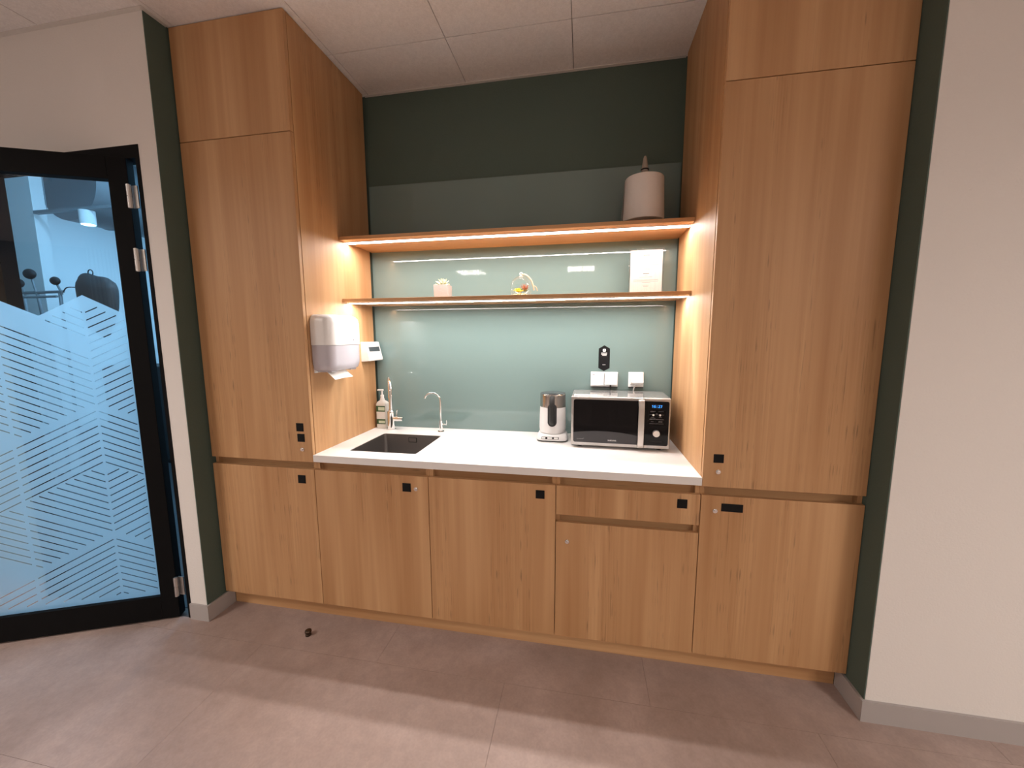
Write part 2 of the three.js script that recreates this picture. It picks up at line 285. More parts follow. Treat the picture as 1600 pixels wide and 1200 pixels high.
// ---------------------------------------------------------------- room beyond the glass door
struct('floor', bx(-7, -0.70, -0.1, -0.001, -5.2, 0.039), M.officeFloor);
struct('ceiling', bx(-7, -0.70, 3.7, 3.8, -5.2, 0.099), M.officeWall);
struct('wall_beyond_right', bx(-0.72, -0.698, 0, 3.7, -5.2, 0.038), M.officeWall);
struct('wall_beyond_back', bx(-7, -0.70, 0, 3.7, -5.3, -5.2), M.officeWall);
struct('wall_beyond_left', bx(-7.1, -7, 0, 3.7, -5.3, 0.1), M.officeWall);
struct('wall_beyond_front', [bx(-7, RX0, 0, 3.7, 0.04, 0.1), bx(RX0, -0.7, CEIL, 3.7, -0.02, 0.04)], M.officeWall);
{
  const col = struct('wall_pillar', bx(-4.5, -4.18, 0, 3.7, -1.6, -1.5), M.officeWall, 'white pillar in the room beyond the door');
  for (const [x, z] of [[-2.0, -0.75], [-4.9, -3.4], [-2.4, -3.8]]) {
    const t = thing('ceiling_light', 'cool white ceiling panel light in the room beyond the glass door', 'ceiling light', [x, 3.7, z], 0, 'ceiling panels beyond the glass door');
    part('housing', bx(-0.31, 0.31, -0.03, 0, -0.31, 0.31), M.trimWhite, t);
    part('diffuser', bx(-0.295, 0.295, -0.034, -0.0301, -0.295, 0.295), M.officeLamp, t);
    const l = new THREE.RectAreaLight(OFFICE_COLOR, OFFICE_POWER, 0.6, 0.6); l.position.set(0, -0.04, 0); l.rotation.x = -Math.PI / 2; l.name = 'panel_light'; t.add(l);
  }
  // round ventilation duct under the ceiling
  const duct = thing('ventilation_duct', 'large round grey ventilation duct under the ceiling beyond the door', 'duct', [-4.42, 3.22, -2.35]);
  const dg = cyl(0.42, 0.42, 1.5, 0, 0, -1.1, 48, 'z'); part('pipe', dg, M.duct, duct);
  for (const z of [-0.7, 0.0]) part('seam_ring', new THREE.TorusGeometry(0.422, 0.008, 8, 40).translate(0, 0, z), M.duct, duct);
  for (const z of [-0.6, 0.1]) part('hanger', cyl(0.006, 0.006, 0.08, 0, 0.4, z, 8), M.satin, duct);
  // track with spotlight
  const tr = thing('track_light', 'white spotlight on a thin dark ceiling track beyond the glass door', 'track light', [-3.5, 2.72, -1.5]);
  part('track', bx(-0.65, 0.6, 0, 0.03, -0.02, 0.02), M.duct, tr);
  part('spot_body', cyl(0.06, 0.06, 0.13, 0, -0.135, 0, 28), M.plasticWhite, tr); part('spot_lens', cyl(0.05, 0.05, 0.003, 0, -0.139, 0, 28), M.officeLamp, tr);
  for (const x of [-0.5, 0.5]) part('suspension', cyl(0.003, 0.003, 0.949, x, 0.03, 0, 6), M.duct, tr);
  // coat stand with round knobs
  const cs = thing('coat_stand', 'metal coat stand with round black knobs behind the door glass', 'coat stand', [-3.84, 0, -1.36]);
  part('rail', [cyl(0.014, 0.014, 0.55, -0.42, 1.93, 0, 12, 'x'), cyl(0.011, 0.011, 0.55, -0.42, 1.88, 0.05, 12, 'x')], M.duct, cs);
  for (const [x, y, r] of [[-0.37, 2.02, 0.055], [-0.21, 2.105, 0.062], [0.1, 2.03, 0.05]]) { const k = part('knob', new THREE.SphereGeometry(r, 24, 16).scale(1, 0.8, 0.6).translate(x, y, 0.03), M.dark, cs); part('knob_stem', tube([[x, y - 0.03, 0.02], [x + 0.01, 1.95, 0.01], [x + 0.015, 1.9, 0]], 0.009, 10, 8), M.duct, k); }
  part('leg', tube([[-0.38, 1.9, 0], [-0.25, 1.0, 0.06], [-0.1, 0, 0.12]], 0.014, 20, 8), M.duct, cs);
  part('leg', tube([[-0.2, 1.93, 0], [-0.12, 1.0, 0], [-0.05, 0, 0.05]], 0.014, 20, 8), M.duct, cs);
  part('leg', tube([[0.09, 1.93, 0], [0.11, 1.0, 0.02], [0.13, 0, 0.06]], 0.014, 20, 8), M.duct, cs);
  // dark coat hanging / round chair shell
  const ch = thing('hanging_coat', 'dark brown coat bundle hanging beside the coat stand knobs', 'coat', [-3.46, 1.95, -1.47]);
  const body = new THREE.SphereGeometry(0.24, 32, 24); { const p = body.attributes.position; for (let i = 0; i < p.count; i++) { const x = p.getX(i), y = p.getY(i), z = p.getZ(i); const k = y > 0 ? 0.7 - 0.12 * Math.sin((x + 0.05) * 14) : 1.9 + 0.1 * Math.sin(x * 30); p.setXYZ(i, x * (y > 0.1 ? 0.92 : 1.0) + (y > 0 ? -0.1 * y : 0), y * k, z * 0.35 * (1 + 0.08 * Math.sin(x * 40))); } body.computeVertexNormals(); }
  part('coat_body', body, M.brownDark, ch); part('hanger_strap', tube([[-0.2, 0.03, 0.03], [-0.23, 0.02, 0.09], [-0.245, -0.02, 0.11]], 0.005, 12, 8), M.dark, ch); part('hanger_loop', new THREE.TorusGeometry(0.03, 0.005, 8, 20).translate(-0.05, 0.17, 0), M.dark, ch);
  // low dark cabinet seen through the clear lines of the film
  const cb = thing('storage_cabinet', 'low dark storage cabinet standing in the room beyond the door', 'cabinet', [-3.1, 0, -2.2]);
  part('body', bx(-1.2, 1.2, 0.05, 1.15, -0.22, 0.22, 0.004), M.brownDark, cb); part('plinth', bx(-1.18, 1.18, 0, 0.05, -0.2, 0.2), M.dark, cb);
  for (const x of [-0.6, 0.6]) part('door', bx(x - 0.59, x + 0.59, 0.06, 1.14, 0.221, 0.239, 0.002), M.dark, cb);
}

// ---------------------------------------------------------------- behind the camera: ceiling lights and string curtain, seen in the glass
for (const [x, z] of [[-1.17, 5.6], [1.23, 5.6], [3.63, 5.6], [4.65, 5.6], [4.65, 4.4], [-4.47, 5.6], [-4.47, 4.4]]) {
  const t = thing('ceiling_light', 'square warm white ceiling panel light behind the string curtain', 'ceiling light', [x, CEIL, z], 0, 'ceiling panels behind the string curtain');
  part('housing', bx(-0.298, 0.298, -0.012, -0.0002, -0.298, 0.298), M.trimWhite, t);
  part('diffuser', bx(-0.28, 0.28, -0.016, -0.0121, -0.28, 0.28), M.lamp, t);
  const l = new THREE.RectAreaLight(LAMP_COLOR, FAR_POWER, 0.56, 0.56); l.position.set(0, -0.02, 0); l.rotation.x = -Math.PI / 2; l.name = 'panel_light'; t.add(l);
}
for (const [x, z, where] of [[-1.77, 2.1, 'glass door'], [4.02, 2.4, 'plain white wall']]) {
  const t = thing('ceiling_light', 'square warm white ceiling panel light on the ' + where + ' side of the room', 'ceiling light', [x, CEIL, z]);
  part('housing', [bx(-0.298, -0.29, -0.16, -0.0002, -0.298, 0.298), bx(0.29, 0.298, -0.16, -0.0002, -0.298, 0.298), bx(-0.29, 0.29, -0.16, -0.0002, -0.298, -0.29), bx(-0.29, 0.29, -0.16, -0.0002, 0.29, 0.298)], M.dark, t);
  part('diffuser', bx(-0.28, 0.28, -0.016, -0.0121, -0.28, 0.28), M.lamp, t);
  const l = new THREE.RectAreaLight(LAMP_COLOR, LAMP_POWER, 0.56, 0.56); l.position.set(0, -0.02, 0); l.rotation.x = -Math.PI / 2; l.name = 'panel_light'; t.add(l);
}
{
  const g = []; for (let x = -1.6; x < 4.2; x += 0.03) { const w = 0.01 + 0.013 * rnd(), z = 4.0 + 0.02 * rnd(), xx = x + 0.012 * rnd(); g.push(bx(xx, xx + w, 0.03, CEIL - 0.03, z, z + 0.003)); }
  const t = thing('string_curtain', 'pale string curtain hanging across the room, mirrored in the splashback', 'curtain', [0, 0, 0]);
  const s = part('strings', g, M.curtain, t); s.userData.kind = 'stuff';
  part('curtain_rail', bx(-1.65, 4.25, CEIL - 0.03, CEIL - 0.0005, 3.99, 4.03), M.alu, t);
}

// ---------------------------------------------------------------- kitchen units
const DT = 0.019, CF = -0.0215, CB = -0.62;                // door thickness, carcass front, carcass back
let woodOff = 0; const nextOff = () => (woodOff += 0.37);
function doorPanel(root, name, x0, x1, y0, y1) { return part(name, wd(x0 + 0.0015, x1 - 0.0015, y0, y1, -DT, 0, 0.0012, nextOff(), woodOff * 1.7), M.wood, root); }
function pull(door, x0, x1, y0, y1, label = 'black square finger plate') {
  return part('finger_plate', [bx(x0, x1, y0, y1, 0.0002, 0.0022, 0.0008), bx(x0 + 0.004, x1 - 0.004, y0 + 0.004, y1 - 0.004, 0.0022, 0.0028)], M.plateBlack, door, label);
}
function lock(door, x, y) {
  return part('lock', [cyl(0.0095, 0.0095, 0.004, x, y, 0, 24, 'z'), cyl(0.0065, 0.006, 0.008, x, y, 0.002, 20, 'z'), bx(x - 0.001, x + 0.001, y - 0.004, y + 0.004, 0.0095, 0.0105)], M.chrome, door, 'small round metal cam lock');
}
function carcass(root, x0, x1, y0, y1, rails, shelves = []) {
  const P = 0.018, o = nextOff(), g = [wd(x0 + 0.0003, x0 + P, y0, y1, CB, CF, 0, o), wd(x1 - P, x1 - 0.0003, y0, y1, CB, CF, 0, o + 0.3), wd(x0 + P, x1 - P, y0, y0 + P, CB, CF, 0, o, 0, 'x'), wd(x0 + P, x1 - P, y0 + P, y1, CB, CB + 0.006, 0, o)];
  for (const [a, b] of rails) g.push(wd(x0 + P, x1 - P, a, b, -0.062, -0.046, 0, o, 0.2, 'x'));
  for (const y of shelves) g.push(wd(x0 + P, x1 - P, y, y + P, CB + 0.006, -0.062, 0, o, 0, 'x'));
  return part('carcass', g, M.woodEdge, root);
}
const BB = 0.1, BT = 0.825, TB = 0.862, SP = 2.4, WB = 0.865;
{ // tall cabinet by the glass door
  const c = thing('tall_cabinet', 'tall oak cabinet beside the glass door, two black square plates above its lock', 'cabinet', [0, 0, 0]);
  carcass(c, -0.6, 0, BB, CEIL - 0.004, [[BT - 0.06, TB + 0.06]], [0.834, 2.39]);
  doorPanel(c, 'door', -0.6, 0, SP + 0.0015, CEIL - 0.004);
  const d = doorPanel(c, 'door', -0.6, 0, TB, SP - 0.0015); pull(d, -0.083, -0.043, 1.018, 1.0595); pull(d, -0.0805, -0.0405, 0.965, 1.0055); lock(d, -0.0566, 0.927);
  const e = doorPanel(c, 'door', -0.6, 0, BB, BT); pull(e, -0.0945, -0.0515, 0.75, 0.793);
}
{ const c = thing('tall_cabinet', 'tall oak cabinet beside the plain white wall, wide black plate on its lower door', 'cabinet', [0, 0, 0]);
  carcass(c, 1.8, 2.395, BB, CEIL - 0.004, [[BT - 0.06, TB + 0.06]], [0.834, 2.39]);
  doorPanel(c, 'door', 1.8, 2.395, SP + 0.0015, CEIL - 0.004);
  const d = doorPanel(c, 'door', 1.8, 2.395, TB, SP - 0.0015); pull(d, 1.839, 1.8775, 0.966, 1.002); lock(d, 1.859, 0.9285);
  const e = doorPanel(c, 'door', 1.8, 2.395, BB, BT); pull(e, 1.88, 1.962, 0.7605, 0.7945, 'black oblong finger plate'); lock(e, 1.8565, 0.7606);
}
{ const c = thing('base_cabinet', 'oak base cabinet under the sink with plate and lock', 'cabinet', [0, 0, 0]);
  carcass(c, 0, 0.6, BB, WB - 0.0005, [[BT - 0.06, WB - 0.001]]);
  const d = doorPanel(c, 'door', 0, 0.6, BB, BT); pull(d, 0.4695, 0.512, 0.746, 0.788); lock(d, 0.5379, 0.7624); }
{ const c = thing('base_cabinet', 'oak base cabinet with one plain door and no lock, between sink and drawer units', 'cabinet', [0, 0, 0]);
  carcass(c, 0.6, 1.2, BB, WB - 0.0005, [[BT - 0.06, WB - 0.001]]);
  const d = doorPanel(c, 'door', 0.6, 1.2, BB, BT); pull(d, 1.11, 1.15, 0.759, 0.798); }
{ const c = thing('base_cabinet', 'oak base cabinet with a drawer above its door, below the microwave', 'cabinet', [0, 0, 0]);
  carcass(c, 1.2, 1.8, BB, WB - 0.0005, [[BT - 0.06, WB - 0.001], [0.61, 0.73]]);
  const w = doorPanel(c, 'drawer_front', 1.2, 1.8, 0.691, BT); pull(w, 1.708, 1.748, 0.7615, 0.801);
  const d = doorPanel(c, 'door', 1.2, 1.8, BB, 0.656); lock(d, 1.2521, 0.5669); }
{ const p = part('plinth', wd(-0.596, 2.385, 0.0005, BB - 0.0005, -0.072, -0.054, 0, 0.4, 0, 'x'), M.wood, scene); p.userData = { label: 'long recessed oak plinth under the kitchen units', category: 'plinth' }; }

// worktop with the sink cut-out
const SX0 = 0.128, SX1 = 0.497, SZ0 = -0.466, SZ1 = -0.1;
const rr = (x0, x1, z0, z1, r, n = 6) => rrect(x1 - x0, z1 - z0, r, n).map(([x, z]) => [x + (x0 + x1) / 2, z + (z0 + z1) / 2]);
{
  const s = shapeOf([[0.0012, 0.6425], [1.7988, 0.6425], [1.7988, -0.001], [0.0012, -0.001]]);   // shape y = -z
  const h = new THREE.Path(); rr(SX0, SX1, SZ0, SZ1, 0.012).reverse().forEach(([x, z], i) => i ? h.lineTo(x, -z) : h.moveTo(x, -z)); h.closePath(); s.holes.push(h);
  const g = extr(s, 0.033, 0.001); g.rotateX(-Math.PI / 2); g.translate(0, WB + 0.001, 0); uvBox(g, 'flat');
  const w = part('worktop', g, M.worktop, scene); w.userData = { label: 'white worktop with a square sink cut-out', category: 'worktop' };
}
{ // steel sink bowl, hung under the cut-out
  const t = thing('sink', 'square brushed steel sink bowl set into the white worktop', 'sink', [0, 0, 0]);
  const ring = (i, y, r) => rr(SX0 + 0.0016 + i, SX1 - 0.0016 - i, SZ0 + 0.0016 + i, SZ1 - 0.0016 - i, r, 8).map(([x, z]) => [x, y, z]);
  const inner = loft([ring(0, 0.8975, 0.012), ring(0.0012, 0.8985, 0.013), ring(0.0035, 0.8975, 0.015), ring(0.006, 0.74, 0.022), ring(0.010, 0.718, 0.024), ring(0.024, 0.708, 0.03), ring(0.16, 0.705, 0.02)], false, true);
  const outer = loft([ring(0, 0.8975, 0.012), ring(0.0005, 0.86, 0.013), ring(0.0045, 0.74, 0.022), ring(0.0085, 0.716, 0.024), ring(0.022, 0.706, 0.03), ring(0.16, 0.703, 0.02)], false, true);
  part('bowl', [inner, outer], M.sink, t);
  const o = part('overflow', bx(0.288, 0.34, 0.852, 0.882, SZ0 + 0.0056, SZ0 + 0.0073), M.drain, t, 'oblong overflow slot'); part('overflow_cover', bx(0.292, 0.336, 0.856, 0.878, SZ0 + 0.0075, SZ0 + 0.0096, 0.001), M.sink, o);
  part('drain', [cyl(0.042, 0.042, 0.003, 0.3125, 0.7055, -0.283, 32)], M.satin, t);
}
// back-painted glass splashback
{ const s = part('splashback', bx(0.0012, 1.7988, 0.9005, 2.388, -0.6505, -0.643), M.splash, scene); s.userData = { label: 'glossy sage green glass splashback behind the shelves', category: 'splashback' }; }

// the two lit shelves
function litShelf(y0, y1, label) {
  const t = thing('shelf', label, 'shelf', [0, 0, 0], 0);
  part('board', wd(0.0012, 1.7988, y0, y1, -0.6425, -0.31, 0.001, nextOff(), 0.3, 'x'), M.wood, t);
  part('light_profile', [bx(0.004, 1.796, y0 - 0.0062, y0 - 0.0003, -0.394, -0.391), bx(0.004, 1.796, y0 - 0.0035, y0 - 0.0003, -0.360, -0.356)], M.alu, t);
  part('light_strip', bx(0.004, 1.796, y0 - 0.0035, y0 - 0.0003, -0.39, -0.36), M.led, t, 'glowing white light strip');
  const l = new THREE.RectAreaLight(LED_COLOR, LED_POWER, 1.78, 0.024); l.position.set(0.9, y0 - 0.005, -0.375); l.rotation.x = -Math.PI / 2; l.name = 'strip_light'; t.add(l);
  return t;
}
const S1 = 2.017, S2 = 1.688;
litShelf(1.999, S1, 'upper oak shelf with a light strip, carrying the paper towel roll');
litShelf(1.671, S2, 'lower oak shelf with a light strip, carrying plants and the notice');

// ---------------------------------------------------------------- things on the worktop
{ // mixer tap
  const t = thing('mixer_tap', 'tall chrome mixer tap with side lever behind the sink', 'tap', [0.128, 0.9, -0.56], 0);
  const dx = 0.47, dz = 0.88;
  part('body', [cyl(0.027, 0.027, 0.006, 0, 0, 0, 36), cyl(0.0235, 0.0235, 0.105, 0, 0.005, 0, 36), lathe([[0.0235, 0.11], [0.022, 0.118], [0.014, 0.122], [0.0135, 0.13]], 36)], M.chrome, t);
  const pts = [[0, 0.12, 0], [0, 0.2, 0], [0, 0.25, 0]]; for (let i = 1; i <= 10; i++) { const a = Math.PI * i / 10 * 0.92, R = 0.085; const d = R - R * Math.cos(a); pts.push([d * dx, 0.25 + R * Math.sin(a), d * dz]); }
  const end = pts[pts.length - 1]; pts.push([end[0] + 0.004 * dx, end[1] - 0.03, end[2] + 0.004 * dz]);
  const sp = part('spout', tube(pts, 0.0118, 60, 18), M.chrome, t); part('aerator', cyl(0.013, 0.013, 0.016, end[0] + 0.005 * dx, end[1] - 0.044, end[2] + 0.005 * dz, 24), M.chrome, sp);
  part('lever', [cyl(0.016, 0.016, 0.03, 0.018, 0.07, 0, 28, 'x'), cyl(0.0155, 0.0135, 0.03, 0.047, 0.07, 0, 28, 'x'), tube([[0.035, 0.082, 0], [0.04, 0.11, 0.003], [0.046, 0.13, 0.006]], 0.0035, 12, 10)], M.chrome, t);
}
{ // slim filter tap
  const t = thing('filter_tap', 'slim chrome gooseneck filter tap standing right of the sink', 'tap', [0.4545, 0.9, -0.5627], 0);
  part('body', [cyl(0.02, 0.019, 0.004, 0, 0, 0, 32), cyl(0.0115, 0.0115, 0.066, 0, 0.003, 0, 28)], M.chrome, t);
  const pts = [[0, 0.065, 0], [0, 0.12, 0], [0.001, 0.17, 0]]; for (let i = 1; i <= 10; i++) { const a = Math.PI * i / 10 * 0.9, R = 0.049; pts.push([-(R - R * Math.cos(a)), 0.19 + R * Math.sin(a), 0.012 * i / 10]); }
  part('spout', tube(pts, 0.0055, 50, 14), M.chrome, t);
  part('lever', [cyl(0.005, 0.005, 0.03, 0.009, 0.045, 0, 16, 'x'), cyl(0.0032, 0.0032, 0.03, 0.036, 0.042, 0, 12)], M.chrome, t);
}
{ // soap bottle
  const t = thing('soap_bottle', 'white square pump bottle with green labels in the worktop corner', 'bottle', [0.049, 0.9, -0.603], 0);
  const ring = (w, d, r, y) => rrect(w, d, r, 5).map(([x, z]) => [x, y, z]);
  part('body', loft([ring(0.066, 0.05, 0.008, 0), ring(0.07, 0.054, 0.01, 0.003), ring(0.07, 0.054, 0.01, 0.155), ring(0.06, 0.046, 0.014, 0.168), ring(0.03, 0.03, 0.0149, 0.178), ring(0.026, 0.026, 0.0129, 0.19)].map((r) => r.slice().reverse()), true, true), M.bottle, t);
  for (const [a, b] of [[0.108, 0.145], [0.028, 0.06]]) part('front_label', bx(-0.03, 0.03, a, b, 0.0271, 0.0278), M.labelGreen, t, 'dark green label');
  for (const [a, b] of [[0.116, 0.138], [0.034, 0.05]]) part('label_patch', bx(-0.016, 0.027, a, b, 0.0279, 0.0284), M.labelPale, t, 'pale leaf patch on the label');
  part('pump', [cyl(0.011, 0.011, 0.022, 0, 0.19, 0, 24), cyl(0.005, 0.005, 0.03, 0, 0.21, 0, 16), bx(-0.03, 0.009, 0.238, 0.248, -0.008, 0.008, 0.003)], M.plasticWhite, t);
}
{ // kettle
  const t = thing('electric_kettle', 'white electric kettle with steel collar on its square base', 'kettle', [1.145, 0.9, -0.505], 0.03);
  const ring = (w, r, y) => rrect(w, w * 0.93, r, 8).map(([x, z]) => [x, y, z]);
  const base = part('power_base', loft([ring(0.148, 0.03, 0), ring(0.166, 0.034, 0.004), ring(0.17, 0.036, 0.012), ring(0.162, 0.04, 0.034), ring(0.15, 0.045, 0.042), ring(0.142, 0.05, 0.043)].map((r) => r.slice().reverse()), true, true), M.plasticWhite, t);
  part('base_ring', loft([ring(0.150, 0.03, 0.0005), ring(0.1685, 0.034, 0.0045), ring(0.1715, 0.036, 0.0075), ring(0.1705, 0.036, 0.009)].map((r) => r.slice().reverse()), false, false), M.plasticDark, base);
  const panel = part('button_panel', [bx(-0.052, 0.042, -0.0065, 0.0065, -0.001, 0.001, 0.0008)], M.plasticDark, base); panel.position.set(-0.005, 0.0235, 0.0777); panel.rotation.x = -0.16;
  for (const [x0, x1] of [[-0.05, -0.031], [-0.02, 0.006], [0.016, 0.038]]) part('button', bx(x0 - 0.005, x1 - 0.005, 0.0185, 0.0285, 0.078, 0.0795, 0.0006), M.plasticWhite, base);
  part('body', lathe([[0.0, 0.044], [0.069, 0.044], [0.072, 0.047], [0.0745, 0.07], [0.0735, 0.14], [0.0715, 0.188], [0.071, 0.19]], 64), M.kettleWhite, t);
  part('collar', lathe([[0.0712, 0.19], [0.0722, 0.191], [0.0712, 0.255], [0.0708, 0.262], [0.066, 0.264]], 64), M.steel, t, 'brushed steel collar');
  part('lid', lathe([[0.0, 0.270], [0.03, 0.2695], [0.06, 0.267], [0.0695, 0.2645], [0.0695, 0.261], [0, 0.261]], 48), M.kettleLid, t, 'dark grey glossy lid');
  part('lid_latch', [bx(-0.02, 0.02, 0.2665, 0.2705, 0.018, 0.066, 0.0015)], M.kettleLid, t);
  // handle: loop on the side that faces the room
  const hp = [[0, 0.245, 0.066], [0, 0.248, 0.09], [0, 0.228, 0.105], [0, 0.17, 0.108], [0, 0.125, 0.098], [0, 0.106, 0.077]];
  const hg = tube(hp, 0.0115, 48, 16); hg.scale(1.25, 1, 1); part('handle', hg, M.rubber, t, 'black loop handle');
  const gaugeS = new THREE.Shape(); gaugeS.absarc(0, 0.112, 0.024, Math.PI, 2 * Math.PI, false); gaugeS.lineTo(0.024, 0.19); gaugeS.absarc(0, 0.19, 0.024, 0, Math.PI, false); gaugeS.closePath();
  const gg = extr(gaugeS, 0.004, 0.001); { const p = gg.attributes.position; for (let i = 0; i < p.count; i++) { const x = p.getX(i); p.setZ(i, p.getZ(i) + Math.sqrt(0.0745 ** 2 - x * x) - 0.002); } gg.computeVertexNormals(); }
  part('water_gauge', gg, M.plasticDark, t, 'dark water gauge behind the handle');
}
{ // microwave
  const W = 0.489, H = 0.258, D = 0.262, t = thing('microwave', 'silver and black microwave oven with a round dial on the worktop', 'microwave', [1.5, 0.9, -0.482], -0.025);
  const zf = D / 2, y0 = 0.012, y1 = y0 + H, x0 = -W / 2, x1 = W / 2, xc = 0.118;             // xc: door ends, control panel begins
  part('housing', bx(x0, x1, y0, y1, -D / 2, zf - 0.022, 0.004), M.mwSilver, t);
  part('top_plate', bx(x0 + 0.004, x1 - 0.004, y1 - 0.0005, y1 + 0.0008, -D / 2 + 0.004, zf - 0.024), M.mwTop, t, 'glossy grey top');
  part('label_sticker', bx(x0 + 0.012, x0 + 0.13, y1 + 0.0009, y1 + 0.0012, zf - 0.075, zf - 0.032), M.plasticWhite, t, 'white paper label on the top');
  for (const [x, z] of [[-0.2, 0.09], [0.2, 0.09], [-0.2, -0.09], [0.2, -0.09]]) part('foot', cyl(0.012, 0.014, 0.013, x, 0, z, 20), M.rubber, t);
  const door = part('door', bx(x0, xc - 0.001, y0, y1, zf - 0.021, zf, 0.005), M.mwSilver, t);
  const rs = (a, b, c, d, rl, rrr) => { const s = new THREE.Shape(); s.moveTo(a + rl, c); s.lineTo(b - rrr, c); s.quadraticCurveTo(b, c, b, c + rrr); s.lineTo(b, d - rrr); s.quadraticCurveTo(b, d, b - rrr, d); s.lineTo(a + rl, d); s.quadraticCurveTo(a, d, a, d - rl); s.lineTo(a, c + rl); s.quadraticCurveTo(a, c, a + rl, c); return s; };
  part('door_glass', extr(rs(x0 + 0.012, xc - 0.002, y0 + 0.018, y1 - 0.014, 0.012, 0.001), 0.0012).translate(0, 0, zf), M.mwBlack, door, 'black door window');
  const lowS = new THREE.Shape(); { const a = x0 + 0.012, b = xc - 0.03, yb = y0 + 0.018; lowS.moveTo(a + 0.012, yb); lowS.lineTo(b, yb); lowS.lineTo(b, yb + 0.046); lowS.quadraticCurveTo((a + b) / 2, yb + 0.078, a, yb + 0.05); lowS.lineTo(a, yb + 0.012); lowS.quadraticCurveTo(a, yb, a + 0.012, yb); }
  part('door_lower_band', extr(lowS, 0.0006).translate(0, 0, zf + 0.0012), M.mwGrey, door, 'dark grey curved band below the window');
  // bowed vertical handle
  const hs = new THREE.Shape(); hs.moveTo(0.0015, y0 + 0.004); hs.lineTo(0.012, y0 + 0.006); hs.quadraticCurveTo(0.024, y0 + 0.02, 0.026, y0 + 0.05); hs.lineTo(0.026, y1 - 0.05); hs.quadraticCurveTo(0.024, y1 - 0.018, 0.012, y1 - 0.008); hs.lineTo(0.0015, y1 - 0.006); hs.lineTo(0.0015, y1 - 0.026); hs.quadraticCurveTo(0.016, y1 - 0.034, 0.018, y1 - 0.055); hs.lineTo(0.018, y0 + 0.055); hs.quadraticCurveTo(0.016, y0 + 0.032, 0.0015, y0 + 0.024); hs.closePath();
  part('handle', extr(hs, 0.026, 0.001).rotateY(-Math.PI / 2).translate(xc - 0.002, 0, zf), M.satin, door, 'brushed metal bar handle');
  const panel = part('control_panel', bx(xc + 0.001, x1, y0, y1, zf - 0.021, zf, 0.005), M.mwSilver, t);
  part('panel_glass', extr(rs(xc + 0.002, x1 - 0.008, y0 + 0.018, y1 - 0.014, 0.001, 0.012), 0.0012).translate(0, 0, zf), M.mwBlack, panel, 'black control panel');
  const px = (xc + x1 - 0.006) / 2, zp = zf + 0.0014;
  const print = (w, h, x, y, tex, parent, name, z = zp, o = {}) => part(name, new THREE.PlaneGeometry(w, h).translate(x, y, z), std({ map: tex, transparent: true, roughness: 0.5, ...o }), parent);
  const clock = canvasTex(256, 96, (c, w, h) => { c.fillStyle = '#000010'; c.fillRect(0, 0, w, h); c.fillStyle = '#38a0ff'; c.font = 'bold 84px monospace'; c.textAlign = 'center'; c.textBaseline = 'middle'; c.fillText('16:27', w / 2, h / 2 + 4); });
  part('clock_display', new THREE.PlaneGeometry(0.052, 0.0195).translate(px, y1 - 0.039, zp), std({ color: 0x000000, emissive: 0xffffff, emissiveMap: clock, emissiveIntensity: 2.2, roughness: 0.2 }), panel, 'blue clock digits');
  const keys = canvasTex(256, 256, (c, w, h) => { c.clearRect(0, 0, w, h); c.fillStyle = '#8a8a90'; for (const [x, y, ww] of [[30, 20, 80], [150, 20, 80], [30, 28, 60], [20, 76, 216], [44, 120, 44], [164, 120, 40], [30, 134, 80], [20, 158, 216], [44, 196, 40], [158, 192, 60], [158, 204, 60], [20, 232, 216]]) c.fillRect(x, y, ww, 4); c.fillRect(118, 60, 22, 6); });
  print(0.08, 0.075, px, y1 - 0.096, keys, panel, 'key_legends');
  for (const sx of [-0.016, 0.016]) part('button', cyl(0.005, 0.005, 0.003, px + sx, y1 - 0.083, zf + 0.001, 20, 'z'), M.plasticWhite, panel);
  part('dial', [cyl(0.0175, 0.016, 0.016, px, y0 + 0.082, zf + 0.001, 36, 'z')], M.alu, panel, 'round silver dial');
  part('open_slot', bx(px - 0.03, px + 0.03, y0 + 0.036, y0 + 0.043, zf + 0.0012, zf + 0.002), M.rubber, panel);
  const brand = canvasTex(256, 48, (c, w, h) => { c.clearRect(0, 0, w, h); c.fillStyle = '#e8e8ec'; c.font = 'bold 44px sans-serif'; c.textAlign = 'center'; c.textBaseline = 'middle'; c.fillText('SAMSUNG', w / 2, h / 2 + 2); });
  print(0.052, 0.00975, -0.035, y0 + 0.034, brand, door, 'brand_lettering', zf + 0.0022);
  const mark = canvasTex(256, 48, (c, w, h) => { c.clearRect(0, 0, w, h); c.fillStyle = '#b8b8bc'; for (let i = 0; i < 14; i++) c.fillRect(8 + i * 14, 24 + (i % 3) * 2, 9, 8); c.fillRect(208, 14, 30, 5); c.fillRect(204, 8, 6, 20); });
  print(0.042, 0.008, x0 + 0.05, y0 + 0.037, mark, door, 'small_lettering', zf + 0.0022);
}
